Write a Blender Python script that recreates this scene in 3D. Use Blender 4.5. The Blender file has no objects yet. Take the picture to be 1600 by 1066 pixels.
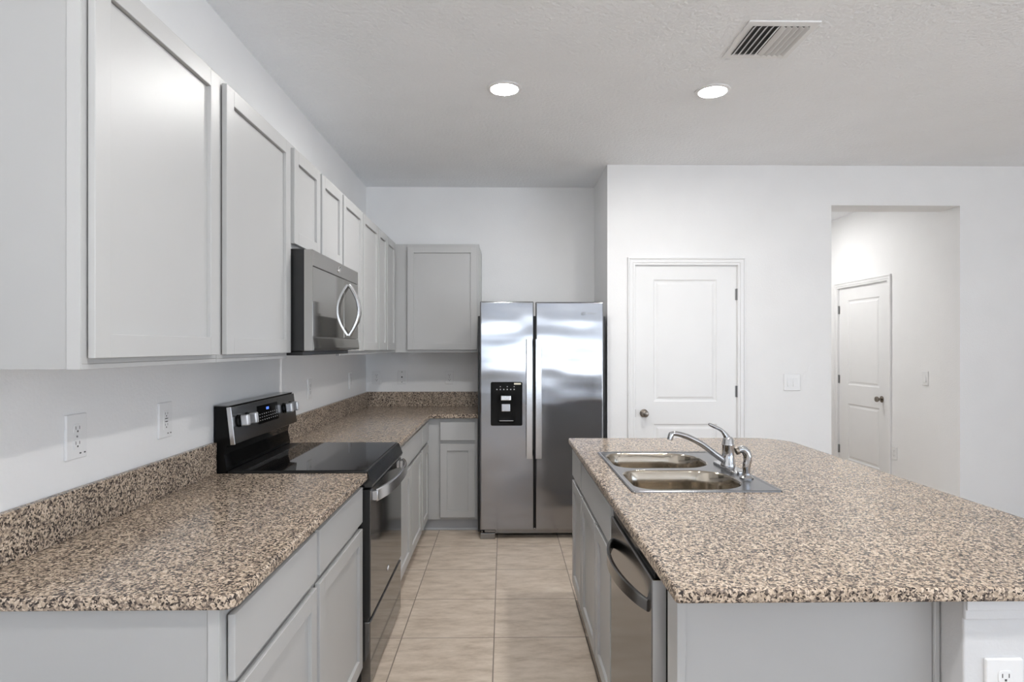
import bpy, bmesh, math, random
from mathutils import Vector, Matrix
PI = math.pi
C = bpy.context.scene.collection
scene = bpy.context.scene

# ------------------------------------------------------------------ camera, world, daylight, exposure
F_PX = 945.0
EYE = 1.456
cam_d = bpy.data.cameras.new('camera')
cam = bpy.data.objects.new('camera', cam_d); C.objects.link(cam)
cam.location = (0, 0, EYE)
cam.rotation_euler = (PI/2, 0, -math.atan(13/F_PX))
cam_d.sensor_width = 36.0
cam_d.lens = F_PX/1600*36.0
cam_d.shift_y = 8.5/1600
cam_d.clip_start = 0.02
scene.camera = cam

world = bpy.data.worlds.new('sky'); scene.world = world; world.use_nodes = True
bg = world.node_tree.nodes['Background']
# overcast sky above the horizon, unseen bright ground added below to light the ceiling
wnt = world.node_tree
wtc = wnt.nodes.new('ShaderNodeTexCoord'); wsx = wnt.nodes.new('ShaderNodeSeparateXYZ'); wnt.links.new(wtc.outputs['Generated'], wsx.inputs[0])
wr = wnt.nodes.new('ShaderNodeValToRGB'); wnt.links.new(wsx.outputs['Z'], wr.inputs['Fac'])
wmr = wnt.nodes.new('ShaderNodeMapRange'); wmr.inputs['From Min'].default_value = -1; wnt.links.new(wsx.outputs['Z'], wmr.inputs['Value']); wnt.links.new(wmr.outputs[0], wr.inputs['Fac'])
wr.color_ramp.elements[0].position = 0.49; wr.color_ramp.elements[0].color = (1.40, 1.50, 1.63, 1)
wr.color_ramp.elements[1].position = 0.51; wr.color_ramp.elements[1].color = (0.48, 0.60, 0.76, 1)
wnt.links.new(wr.outputs[0], bg.inputs[0])
bg.inputs[1].default_value = 5.9

vs = scene.view_settings
vs.view_transform = 'Standard'; vs.look = 'None'; vs.gamma = 1.0; vs.use_curve_mapping = False
vs.exposure = 0.05
LAMP = 345.0          # radiance of the recessed lamp lenses
LAMP_COL = (1.0, 0.985, 0.962)
scene.cycles.max_bounces = 10
scene.cycles.diffuse_bounces = 6
scene.cycles.glossy_bounces = 5
scene.cycles.sample_clamp_indirect = 6.0
scene.cycles.use_denoising = True

def portal(name, loc, rot, sx, sy):
    l = bpy.data.lights.new(name, 'AREA'); l.shape = 'RECTANGLE'; l.size = sx; l.size_y = sy
    l.cycles.is_portal = True
    o = bpy.data.objects.new(name, l); C.objects.link(o); o.location = loc; o.rotation_euler = rot
    return o

# room dimensions
XL, XR = -1.22, 6.0
YB, YP, YR = 5.388, 4.704, -6.6
ZC = 2.873
XS = 0.808                    # side of the pantry closet beside the refrigerator
XH = 3.70                     # hall side wall
PT = 0.22                     # pantry wall thickness
WIN_REAR = [(-0.7, 2.9, 0.90, 1.86), (-0.7, 2.9, 2.52, 2.74)]         # x0,x1,z0,z1 in the rear wall; the high strip is added for light
WIN_RIGHT = [(-6.2, -3.5, 0.05, 2.30), (-3.1, -0.4, 0.05, 2.30)]        # y0,y1,z0,z1 in the right wall
for (a, b, z0, z1) in WIN_REAR:
    portal('daylight_portal', ((a+b)/2, YR-0.10, (z0+z1)/2), (PI/2, 0, PI), b-a, z1-z0)
for (a, b, z0, z1) in WIN_RIGHT:
    portal('daylight_portal', (XR+0.10, (a+b)/2, (z0+z1)/2), (PI/2, 0, PI/2), b-a, z1-z0)

# ------------------------------------------------------------------ materials
def new_mat(name):
    m = bpy.data.materials.new(name); m.use_nodes = True
    nt = m.node_tree; p = nt.nodes['Principled BSDF']
    return m, nt, p
def coords(nt, scale=(1, 1, 1)):
    tc = nt.nodes.new('ShaderNodeTexCoord'); mp = nt.nodes.new('ShaderNodeMapping')
    mp.inputs['Scale'].default_value = scale
    nt.links.new(tc.outputs['Object'], mp.inputs['Vector'])
    return mp.outputs['Vector']
def noise(nt, vec, scale, detail=3, rough=0.55):
    n = nt.nodes.new('ShaderNodeTexNoise'); n.inputs['Scale'].default_value = scale
    n.inputs['Detail'].default_value = detail; n.inputs['Roughness'].default_value = rough
    nt.links.new(vec, n.inputs['Vector']); return n
def bump(nt, p, height, strength, dist):
    b = nt.nodes.new('ShaderNodeBump'); b.inputs['Strength'].default_value = strength; b.inputs['Distance'].default_value = dist
    nt.links.new(height, b.inputs['Height']); nt.links.new(b.outputs[0], p.inputs['Normal']); return b
def ramp(nt, fac, stops, interp='LINEAR'):
    r = nt.nodes.new('ShaderNodeValToRGB'); cr = r.color_ramp; cr.interpolation = interp
    while len(cr.elements) > 1: cr.elements.remove(cr.elements[-1])
    cr.elements[0].position = stops[0][0]; cr.elements[0].color = (*stops[0][1], 1)
    for pos, col in stops[1:]:
        e = cr.elements.new(pos); e.color = (*col, 1)
    nt.links.new(fac, r.inputs['Fac']); return r.outputs['Color']

def paint(name, col, rough, tex=None, strength=0.1, dist=0.002, var=0.015):
    m, nt, p = new_mat(name)
    p.inputs['Roughness'].default_value = rough
    v = coords(nt)
    n = noise(nt, v, 3.0, 2)
    c0 = tuple(c*(1-var) for c in col); c1 = tuple(min(1, c*(1+var)) for c in col)
    nt.links.new(ramp(nt, n.outputs['Fac'], [(0.3, c0), (0.7, c1)]), p.inputs['Base Color'])
    if tex:
        n2 = noise(nt, v, tex, 3)
        bump(nt, p, n2.outputs['Fac'], strength, dist)
    return m
def metal(name, col, rough, stretch=None, wav=0.0, aniso=0.0, wscale=(1.6, 1, 5)):
    m, nt, p = new_mat(name)
    p.inputs['Base Color'].default_value = (*col, 1); p.inputs['Metallic'].default_value = 1.0
    p.inputs['Roughness'].default_value = rough
    p.inputs['Anisotropic'].default_value = aniso
    if stretch:
        v = coords(nt, stretch); n = noise(nt, v, 1.0, 3)
        mr = nt.nodes.new('ShaderNodeMapRange'); mr.inputs['To Min'].default_value = rough*0.8; mr.inputs['To Max'].default_value = rough*1.25
        nt.links.new(n.outputs['Fac'], mr.inputs['Value']); nt.links.new(mr.outputs[0], p.inputs['Roughness'])
    if wav:
        v2 = coords(nt, wscale); n2 = noise(nt, v2, 1.0, 1.0)
        bump(nt, p, n2.outputs['Fac'], 1.0, wav)
    return m

M = {}
M['wall'] = paint('wall_paint', (0.84, 0.84, 0.84), 0.6, 90, 0.32, 0.003)
M['ceiling'] = paint('ceiling_texture', (0.90, 0.915, 0.935), 0.8, 48, 0.9, 0.008)
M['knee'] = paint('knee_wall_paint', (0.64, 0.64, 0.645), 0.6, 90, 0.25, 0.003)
M['end_dim'] = paint('grey_end_dimmed', (0.41, 0.41, 0.407), 0.4)  # cabinet grey dimmed in colour, as the near ends catch much light
M['trim'] = paint('white_trim_paint', (0.82, 0.82, 0.82), 0.35)
M['cab'] = paint('grey_cabinet_paint', (0.47, 0.47, 0.466), 0.36, 240, 0.03, 0.001)
M['toe'] = paint('toe_kick_paint', (0.42, 0.43, 0.45), 0.5)
M['plate'] = paint('white_plastic', (0.80, 0.80, 0.80), 0.3)
M['slot'] = paint('dark_slot', (0.07, 0.07, 0.07), 0.5)
M['black'] = paint('black_plastic', (0.012, 0.012, 0.012), 0.35)
M['blackgloss'] = paint('black_gloss', (0.006, 0.006, 0.006), 0.06)
M['blackgloss'].node_tree.nodes['Principled BSDF'].inputs['Specular IOR Level'].default_value = 0.16
M['steel'] = metal('brushed_steel', (0.56, 0.56, 0.575), 0.22, (4, 4, 400), 0.0)
M['fridge_steel'] = metal('refrigerator_steel', (0.32, 0.32, 0.331), 0.13, (500, 500, 4), 0.007, 0.0, (2.0, 1, 4.6))
M['bright'] = metal('bright_steel', (0.72, 0.72, 0.73), 0.2)
M['mw_steel'] = metal('microwave_steel', (0.43, 0.415, 0.395), 0.24, (4, 4, 300))
M['chrome'] = metal('chrome', (0.55, 0.55, 0.56), 0.06)
M['sink'] = metal('sink_bowl_steel', (0.45, 0.40, 0.335), 0.13, (60, 400, 60))
M['sinkrim'] = metal('sink_rim_steel', (0.23, 0.23, 0.237), 0.24, (60, 400, 60))
M['edge_steel'] = metal('lit_steel_edge', (0.85, 0.86, 0.88), 0.5)  # steel lightened: the room light it catches is put into its colour
M['nickel'] = metal('dark_nickel', (0.25, 0.22, 0.19), 0.28)
M['hinge'] = metal('hinge_nickel', (0.30, 0.30, 0.30), 0.35)
M['darksteel'] = metal('dark_steel', (0.27, 0.265, 0.26), 0.2, (4, 4, 300))
M['trimsteel'] = metal('black_steel', (0.10, 0.098, 0.095), 0.2, (4, 4, 300))
M['dw_steel'] = metal('dishwasher_steel', (0.28, 0.275, 0.275), 0.15, (4, 4, 300))
def dark_mirror(name, col, rough):
    m, nt, p = new_mat(name)
    p.inputs['Base Color'].default_value = (*col, 1); p.inputs['Roughness'].default_value = rough
    p.inputs['Metallic'].default_value = 0.85
    return m
M['ovenglass'] = dark_mirror('oven_door_finish', (0.17, 0.166, 0.163), 0.07)
M['mwglass'] = dark_mirror('microwave_door_finish', (0.33, 0.32, 0.30), 0.05)
def glass_top():
    m, nt, p = new_mat('cooktop_glass')
    p.inputs['Base Color'].default_value = (0.006, 0.006, 0.007, 1); p.inputs['Roughness'].default_value = 0.04
    p.inputs['IOR'].default_value = 1.5; return m
M['cooktop'] = glass_top()
def emit(name, col, s):
    m, nt, p = new_mat(name)
    p.inputs['Base Color'].default_value = (*col, 1)
    p.inputs['Emission Color'].default_value = (*col, 1); p.inputs['Emission Strength'].default_value = s; return m
M['lamp'] = emit('lamp_lens', LAMP_COL, LAMP)
M['blue_digits'] = emit('blue_display', (0.10, 0.22, 0.9), 1.2)
M['marks'] = paint('control_marks', (0.5, 0.5, 0.5), 0.5)
M['label'] = paint('label_strip', (0.75, 0.72, 0.58), 0.4)

def granite():
    m, nt, p = new_mat('speckled_granite')
    v = coords(nt)
    dn = noise(nt, v, 90, 2)
    mix = nt.nodes.new('ShaderNodeMixRGB'); mix.blend_type = 'ADD'; mix.inputs[0].default_value = 0.012
    nt.links.new(v, mix.inputs[1]); nt.links.new(dn.outputs['Color'], mix.inputs[2])
    vo = nt.nodes.new('ShaderNodeTexVoronoi'); vo.inputs['Scale'].default_value = 215
    nt.links.new(mix.outputs[0], vo.inputs['Vector'])
    sep = nt.nodes.new('ShaderNodeSeparateColor'); nt.links.new(vo.outputs['Color'], sep.inputs[0])
    n1 = noise(nt, v, 75, 2)
    add = nt.nodes.new('ShaderNodeMath'); add.operation = 'MULTIPLY_ADD'; add.inputs[1].default_value = 0.62
    nt.links.new(sep.outputs[0], add.inputs[0])
    sc = nt.nodes.new('ShaderNodeMath'); sc.operation = 'MULTIPLY'; sc.inputs[1].default_value = 0.40
    nt.links.new(n1.outputs['Fac'], sc.inputs[0]); nt.links.new(sc.outputs[0], add.inputs[2])
    col = ramp(nt, add.outputs[0], [(0.0, (0.028, 0.023, 0.021)), (0.28, (0.045, 0.036, 0.032)), (0.34, (0.125, 0.099, 0.084)),
                                    (0.44, (0.230, 0.184, 0.152)), (0.53, (0.395, 0.308, 0.235)), (0.66, (0.545, 0.435, 0.330)), (0.85, (0.73, 0.61, 0.49))])
    big = noise(nt, v, 5, 2)
    mm = nt.nodes.new('ShaderNodeMixRGB'); mm.blend_type = 'MULTIPLY'; mm.inputs[0].default_value = 1
    nt.links.new(col, mm.inputs[1])
    nt.links.new(ramp(nt, big.outputs['Fac'], [(0.3, (0.84, 0.84, 0.84)), (0.7, (0.98, 0.98, 0.98))]), mm.inputs[2])
    nt.links.new(mm.outputs[0], p.inputs['Base Color'])
    p.inputs['Roughness'].default_value = 0.17
    p.inputs['Specular IOR Level'].default_value = 0.22
    return m
M['granite'] = granite()

TILE = 0.461; TX, TY = -0.048, 3.025
def tiles():
    m, nt, p = new_mat('beige_floor_tile')
    tc = nt.nodes.new('ShaderNodeTexCoord')
    mp = nt.nodes.new('ShaderNodeMapping'); mp.inputs['Location'].default_value = (-TX+TILE*40, -TY+TILE*40, 0)
    nt.links.new(tc.outputs['Object'], mp.inputs['Vector'])
    sx = nt.nodes.new('ShaderNodeSeparateXYZ'); nt.links.new(mp.outputs[0], sx.inputs[0])
    def line(out):
        a = nt.nodes.new('ShaderNodeMath'); a.operation = 'PINGPONG'; a.inputs[1].default_value = TILE/2
        nt.links.new(out, a.inputs[0])
        b = nt.nodes.new('ShaderNodeMath'); b.operation = 'GREATER_THAN'; b.inputs[1].default_value = 0.0026
        nt.links.new(a.outputs[0], b.inputs[0]); return b.outputs[0]
    mul = nt.nodes.new('ShaderNodeMath'); mul.operation = 'MULTIPLY'
    nt.links.new(line(sx.outputs[0]), mul.inputs[0]); nt.links.new(line(sx.outputs[1]), mul.inputs[1])
    # per tile tint
    def idx(out):
        d = nt.nodes.new('ShaderNodeMath'); d.operation = 'DIVIDE'; d.inputs[1].default_value = TILE; nt.links.new(out, d.inputs[0])
        f = nt.nodes.new('ShaderNodeMath'); f.operation = 'FLOOR'; nt.links.new(d.outputs[0], f.inputs[0]); return f.outputs[0]
    cx = nt.nodes.new('ShaderNodeCombineXYZ'); nt.links.new(idx(sx.outputs[0]), cx.inputs[0]); nt.links.new(idx(sx.outputs[1]), cx.inputs[1])
    wn = nt.nodes.new('ShaderNodeTexWhiteNoise'); nt.links.new(cx.outputs[0], wn.inputs['Vector'])
    off = nt.nodes.new('ShaderNodeVectorMath'); off.operation = 'MULTIPLY_ADD'; off.inputs[1].default_value = (7, 7, 7)
    nt.links.new(wn.outputs['Color'], off.inputs[0]); 
    mp2 = nt.nodes.new('ShaderNodeMapping'); mp2.inputs['Scale'].default_value = (4.0, 11.0, 3); mp2.inputs['Rotation'].default_value = (0, 0, -0.7)
    nt.links.new(mp.outputs[0], mp2.inputs['Vector']); nt.links.new(mp2.outputs[0], off.inputs[2])
    n = noise(nt, off.outputs[0], 1.6, 8, 0.68)
    col = ramp(nt, n.outputs['Fac'], [(0.32, (0.42, 0.34, 0.265)), (0.5, (0.55, 0.462, 0.375)), (0.68, (0.65, 0.56, 0.47))])
    mixg = nt.nodes.new('ShaderNodeMixRGB'); nt.links.new(mul.outputs[0], mixg.inputs[0])
    mixg.inputs[1].default_value = (0.20, 0.165, 0.135, 1); nt.links.new(col, mixg.inputs[2])
    nt.links.new(mixg.outputs[0], p.inputs['Base Color'])
    p.inputs['Roughness'].default_value = 0.42
    bump(nt, p, mul.outputs[0], 0.4, 0.002)
    return m
M['tile'] = tiles()
def pane_mat():
    m, nt, p = new_mat('window_glass')
    out = nt.nodes['Material Output']
    t = nt.nodes.new('ShaderNodeBsdfTransparent'); g = nt.nodes.new('ShaderNodeBsdfGlossy'); g.inputs['Roughness'].default_value = 0.02
    mx = nt.nodes.new('ShaderNodeMixShader'); mx.inputs[0].default_value = 0.06
    nt.links.new(t.outputs[0], mx.inputs[1]); nt.links.new(g.outputs[0], mx.inputs[2]); nt.links.new(mx.outputs[0], out.inputs[0])
    return m
M['pane'] = pane_mat()

# ------------------------------------------------------------------ mesh helpers
def NB(): return bmesh.new()
def obj(name, bm, mat, parent=None, smooth=False):
    """links bm (built in the parent's own space, world when top-level) as ONE mesh object"""
    bmesh.ops.remove_doubles(bm, verts=bm.verts, dist=1e-6)
    bmesh.ops.recalc_face_normals(bm, faces=bm.faces)
    me = bpy.data.meshes.new(name)
    if parent is not None:
        p = parent; off = Vector((0, 0, 0))
        while p is not None:
            off += p.location; p = p.parent
        bmesh.ops.translate(bm, vec=-off, verts=bm.verts)
    bm.to_mesh(me); bm.free()
    me.materials.append(M[mat])
    if smooth:
        for f in me.polygons: f.use_smooth = True
        me.set_sharp_from_angle(angle=math.radians(38))
        for f in me.polygons: f.use_smooth = not (f.area > 3e-4 and max(abs(c) for c in f.normal) > 0.99995)
    o = bpy.data.objects.new(name, me); C.objects.link(o)
    if parent is not None: o.parent = parent
    return o
def tag(o, label, cat, group=None):
    o['label'] = label; o['category'] = cat
    if group: o['group'] = group
    return o
def thing(name, label, cat, loc, group=None):
    o = bpy.data.objects.new(name, None); C.objects.link(o); o.empty_display_size = 0.05
    o.location = loc
    return tag(o, label, cat, group)
def struct(name, bm, mat, parent=None):
    o = obj(name, bm, mat, parent)
    if parent is None: o['kind'] = 'structure'
    return o
def struct_root(name, loc):
    o = bpy.data.objects.new(name, None); C.objects.link(o); o.location = loc; o['kind'] = 'structure'; return o
def dup(root, loc, label=None, group=None):
    r = root.copy(); C.objects.link(r); r.location = loc
    if label: r['label'] = label
    if group: r['group'] = group
    for ch in list(root.children):
        c = ch.copy(); C.objects.link(c); c.parent = r
        for g in list(ch.children):
            d = g.copy(); C.objects.link(d); d.parent = c
    return r

def box(bm, x0, x1, y0, y1, z0, z1, bev=0.0, seg=2):
    x0, x1 = min(x0, x1), max(x0, x1); y0, y1 = min(y0, y1), max(y0, y1); z0, z1 = min(z0, z1), max(z0, z1)
    t = bmesh.new()
    bmesh.ops.create_cube(t, size=1.0)
    for v in t.verts:
        v.co = Vector((x0 if v.co.x < 0 else x1, y0 if v.co.y < 0 else y1, z0 if v.co.z < 0 else z1))
    if bev > 0:
        bmesh.ops.bevel(t, geom=list(t.edges), offset=bev, segments=seg, profile=0.5, affect='EDGES')
    merge(bm, t)
def merge(bm, t, mp=None):
    vm = {}
    for v in t.verts:
        co = v.co if mp is None else Vector(mp(*v.co))
        vm[v] = bm.verts.new(co)
    for f in t.faces:
        try: bm.faces.new([vm[v] for v in f.verts])
        except ValueError: pass
    t.free()
def mbox(bm, mp, a0, a1, b0, b1, c0, c1, bev=0.0, seg=2):
    t = bmesh.new(); box(t, a0, a1, b0, b1, c0, c1, bev, seg); merge(bm, t, mp)

def rloop(pts, radii, seg=6):
    """rounded corner polygon (2D, counter-clockwise)"""
    out = []
    n = len(pts)
    if not hasattr(radii, '__len__'): radii = [radii]*n
    for i in range(n):
        p = Vector(pts[i]); a = Vector(pts[i-1]) - p; b = Vector(pts[(i+1) % n]) - p
        r = radii[i]
        if r <= 1e-5: out.append(p); continue
        a.normalize(); b.normalize()
        ang = a.angle(b); d = r/math.tan(ang/2)
        bis = (a+b).normalized(); cen = p + bis*(r/math.sin(ang/2))
        s = p+a*d-cen; e = p+b*d-cen
        a0 = math.atan2(s.y, s.x); a1 = math.atan2(e.y, e.x); da = (a1-a0+PI) % (2*PI) - PI
        for k in range(seg+1):
            t = a0+da*k/seg; out.append(cen+Vector((math.cos(t), math.sin(t)))*r)
    return out
def off_poly(pts, d):
    """inset a ccw polygon by d"""
    n = len(pts); res = []
    for i in range(n):
        p = Vector(pts[i]); e0 = (p-Vector(pts[i-1])).normalized(); e1 = (Vector(pts[(i+1) % n])-p).normalized()
        n0 = Vector((-e0.y, e0.x)); n1 = Vector((-e1.y, e1.x))
        k = 1+n0.dot(n1)
        res.append(p+(n0+n1)*(d/k))
    return res
def convex(pts, i):
    n = len(pts); p = Vector(pts[i]); a = p-Vector(pts[i-1]); b = Vector(pts[(i+1) % n])-p
    return a.x*b.y-a.y*b.x > 0
def off_r(pts, radii, d):
    if not hasattr(radii, '__len__'): radii = [radii]*len(pts)
    return [max(0.0, r-d) if convex(pts, i) else (r+d if r > 0 else 0) for i, r in enumerate(radii)]
def rect(a0, a1, b0, b1): return [(a0, b0), (a1, b0), (a1, b1), (a0, b1)]
def ring(bm, loop, c): return [bm.verts.new((p[0], p[1], c)) for p in loop]
def skin(bm, r0, r1):
    n = len(r0)
    for i in range(n):
        j = (i+1) % n
        try: bm.faces.new((r0[i], r0[j], r1[j], r1[i]))
        except ValueError: pass
def cap(bm, outer, holes=()):
    if not holes:
        bm.faces.new(outer); return
    es = []
    for r in (outer, *holes):
        for i in range(len(r)):
            e = bm.edges.get((r[i], r[(i+1) % len(r)])) or bm.edges.new((r[i], r[(i+1) % len(r)]))
            es.append(e)
    bmesh.ops.triangle_fill(bm, use_beauty=True, use_dissolve=False, edges=es, normal=(0, 0, 1))
def slab(pts, radii, c0, c1, ease=0.0, holes=(), mp=None, bm=None, eseg=3, through=True, rseg=6, both=False):
    """plate with outline pts between c0 (back) and c1 (front, eased edge); holes = [(pts, radius)]"""
    t = bmesh.new()
    rr = lambda d, c: ring(t, rloop(off_poly(pts, d), off_r(pts, radii, d), rseg), c)
    def rr(d, c):
        if not hasattr(radii, '__len__'): rad = [radii]*len(pts)
        else: rad = list(radii)
        lp = []
        P = off_poly(pts, d)
        R = [ (max(1e-4, r-d) if convex(pts, i) else r+d) if r > 0 else 0 for i, r in enumerate(rad)]
        return ring(t, rloop(P, R, rseg), c)
    rings = []
    if both and ease > 0:
        for k in range(eseg, -1, -1):
            a = k/eseg*PI/2; rings.append(rr(ease*(1-math.cos(a)), c0+ease*(1-math.sin(a))))
    else:
        rings.append(rr(0, c0))
    if ease > 0:
        for k in range(0, eseg+1):
            a = k/eseg*PI/2; rings.append(rr(ease*(1-math.cos(a)), c1-ease*(1-math.sin(a))))
    else:
        rings.append(rr(0, c1))
    for r0, r1 in zip(rings, rings[1:]): skin(t, r0, r1)
    ht = [ring(t, rloop(hp, hr, rseg), c1) for hp, hr in holes]
    cap(t, rings[-1], ht)
    if through:
        hb = [ring(t, rloop(hp, hr, rseg), c0) for hp, hr in holes]
        for r0, r1 in zip(hb, ht): skin(t, r0, r1)
        cap(t, rings[0], hb)
    else:
        cap(t, rings[0])
    if bm is None: bm = bmesh.new()
    merge(bm, t, mp); return bm
def cr(pts, n=8):
    """Catmull-Rom through points (any dimension)"""
    P = [Vector(p) for p in pts]; P = [P[0]*2-P[1]]+P+[P[-1]*2-P[-2]]; out = []
    for i in range(1, len(P)-2):
        for k in range(n):
            t = k/n; a, b, c, d = P[i-1], P[i], P[i+1], P[i+2]
            out.append(0.5*((2*b)+(c-a)*t+(2*a-5*b+4*c-d)*t*t+(3*b-a-3*c+d)*t**3))
    out.append(P[-2].copy()); return out
def tube(bm, pts, rad, seg=16, up=Vector((0, 0, 1)), flat=1.0, caps=True):
    pts = [Vector(p) for p in pts]; rings = []
    if not hasattr(rad, '__len__'): rad = [rad]*len(pts)
    N = None
    for i, p in enumerate(pts):
        T = (pts[min(i+1, len(pts)-1)]-pts[max(i-1, 0)]).normalized()
        if N is None:
            N = up.cross(T)
            if N.length < 1e-3: N = Vector((1, 0, 0)).cross(T)
            N.normalize()
        N = (N-T*N.dot(T)).normalized(); B = T.cross(N)
        rings.append([bm.verts.new(p+N*math.cos(2*PI*k/seg)*rad[i]+B*math.sin(2*PI*k/seg)*rad[i]*flat) for k in range(seg)])
    for a, b in zip(rings, rings[1:]): skin(bm, a, b)
    if caps:
        bm.faces.new(rings[0]); bm.faces.new(list(reversed(rings[-1])))
def strap(bm, pts, hw, ht, up, bev=0.25):
    """flat bar: hw half width along up, ht half thickness across"""
    pts = [Vector(p) for p in pts]; up = Vector(up).normalized(); rings = []
    for i, p in enumerate(pts):
        T = (pts[min(i+1, len(pts)-1)]-pts[max(i-1, 0)]).normalized()
        U = (up-T*up.dot(T)).normalized(); S = T.cross(U)
        w = hw[i] if hasattr(hw, '__len__') else hw; h = ht[i] if hasattr(ht, '__len__') else ht
        b = min(w, h)*bev*2
        sec = [(w-b, h), (w, h-b), (w, -h+b), (w-b, -h), (-w+b, -h), (-w, -h+b), (-w, h-b), (-w+b, h)]
        rings.append([bm.verts.new(p+U*u+S*s) for u, s in sec])
    for a, b in zip(rings, rings[1:]): skin(bm, a, b)
    bm.faces.new(rings[0]); bm.faces.new(list(reversed(rings[-1])))
def lathe(bm, prof, origin, axis, seg=28):
    """prof = [(radius, height along axis)]"""
    A = Vector(axis).normalized(); U = A.orthogonal().normalized(); V = A.cross(U); O = Vector(origin); rings = []
    for r, h in prof:
        if r < 1e-6: rings.append([bm.verts.new(O+A*h)])
        else: rings.append([bm.verts.new(O+A*h+(U*math.cos(2*PI*k/seg)+V*math.sin(2*PI*k/seg))*r) for k in range(seg)])
    for a, b in zip(rings, rings[1:]):
        if len(a) == 1 and len(b) == 1: continue
        if len(a) == 1:
            for k in range(seg): bm.faces.new((a[0], b[k], b[(k+1) % seg]))
        elif len(b) == 1:
            for k in range(seg): bm.faces.new((a[k], a[(k+1) % seg], b[0]))
        else: skin(bm, a, b)
    if len(rings[0]) > 1: bm.faces.new(rings[0])
    if len(rings[-1]) > 1: bm.faces.new(list(reversed(rings[-1])))

# ------------------------------------------------------------------ room shell
bm = NB(); box(bm, XL-0.12, XR+0.12, YR-0.12, 8.2, -0.12, 0.0); struct('floor', bm, 'tile')
bm = NB(); box(bm, XL-0.12, XR+0.12, YR-0.12, 8.2, ZC, ZC+0.12); struct('ceiling', bm, 'ceiling')
bm = NB(); box(bm, XL-0.12, XL, YR-0.12, YB+0.12, 0, ZC); struct('wall_left', bm, 'wall')
bm = NB(); box(bm, XL, XS+0.12, YB, YB+0.12, 0, ZC); struct('wall_back', bm, 'wall')
bm = NB(); box(bm, XS, XS+0.12, YP+PT, YB, 0, ZC); struct('wall_closet', bm, 'wall')
# pantry wall facing the camera, with the door opening and the cased hall opening
def px_x(px, y):                       # x on a plane at distance y for a photo column
    d = px-787.0; return y*d/(F_PX-(13/F_PX)*d)
DX0, DX1, DZ = px_x(992, YP), px_x(1152.5, YP), 2.092
HX0, HX1, HZ = px_x(1299, YP), px_x(1500, YP), 2.562
bm = slab(rect(XS, XR, 0, ZC), 0, -(YP+PT), -YP, 0.0,
          holes=[(rect(DX0, DX1, 0.001, DZ), 0), (rect(HX0, HX1, 0.001, HZ), 0)], mp=lambda a, b, c: (a, -c, b))
struct('wall_pantry', bm, 'wall')
bm = NB(); box(bm, 2.33, 2.45, YP+PT, 8.2, 0, ZC); struct('wall_hall_left', bm, 'wall')
bm = NB(); box(bm, 2.45, XH, 8.08, 8.2, 0, ZC); struct('wall_hall_end', bm, 'wall')
def hy(px): return XH*F_PX/(px-787.0) - 0.0138*XH      # distance along the hall wall for a photo column
KY0, KY1 = hy(1387), hy(1309.5)                         # hall door opening
bm = slab(rect(YP+PT, 8.2, 0, ZC), 0, -(XH+0.12), -XH, 0.0, holes=[(rect(KY0, KY1, 0.001, 2.092), 0)], mp=lambda a, b, c: (-c, a, b))
struct('wall_hall_right', bm, 'wall')
bm = slab(rect(XL, XR, 0, ZC), 0, YR-0.12, YR, 0.0, holes=[(rect(a, b, z0, z1), 0) for a, b, z0, z1 in WIN_REAR], mp=lambda a, b, c: (a, c, b))
struct('wall_rear', bm, 'wall')
bm = slab(rect(YR, YP, 0, ZC), 0, -(XR+0.12), -XR, 0.0, holes=[(rect(a, b, z0, z1), 0) for a, b, z0, z1 in WIN_RIGHT], mp=lambda a, b, c: (-c, a, b))
struct('wall_right', bm, 'wall')

# windows behind the camera and in the right wall
wn = 0
def window(mp, a0, a1, z0, z1, loc):
    global wn
    wn += 1
    r = struct_root('window_%d' % wn, loc)
    b = slab(rect(a0, a1, z0, z1), 0, -0.08, -0.03, 0.0,
             holes=[(rect(a0+0.05, (a0+a1)/2-0.025, z0+0.05, z1-0.05), 0), (rect((a0+a1)/2+0.025, a1-0.05, z0+0.05, z1-0.05), 0)], mp=mp)
    obj('window_frame', b, 'trim', r)
    for s0, s1 in ((a0+0.05, (a0+a1)/2-0.025), ((a0+a1)/2+0.025, a1-0.05)):
        b = NB(); mbox(b, mp, s0, s1, z0+0.05, z1-0.05, -0.058, -0.052); obj('pane', b, 'pane', r)
for a, b_, z0, z1 in WIN_REAR: window(lambda a, b, c: (a, YR+c, b), a, b_, z0, z1, ((a+b_)/2, YR, z0))
for a, b_, z0, z1 in WIN_RIGHT: window(lambda a, b, c: (XR-c, a, b), a, b_, z0, z1, (XR, (a+b_)/2, z0))

# baseboards
def baseboard(name, *boxes):
    bm = NB()
    for b in boxes: box(bm, *b, 0.003)
    struct(name, bm, 'trim')
baseboard('baseboard_pantry', (XS, DX0-0.075, YP-0.014, YP-0.001, 0, 0.095), (DX1+0.075, HX0, YP-0.014, YP-0.001, 0, 0.095), (HX1, XR-0.015, YP-0.014, YP-0.001, 0, 0.095))
baseboard('baseboard_hall', (XH-0.014, XH-0.001, YP+PT, KY0-0.075, 0, 0.095), (XH-0.014, XH-0.001, KY1+0.075, 8.07, 0, 0.095))
baseboard('baseboard_left', (XL+0.001, XL+0.014, YR+0.01, 1.28, 0, 0.095))

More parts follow.
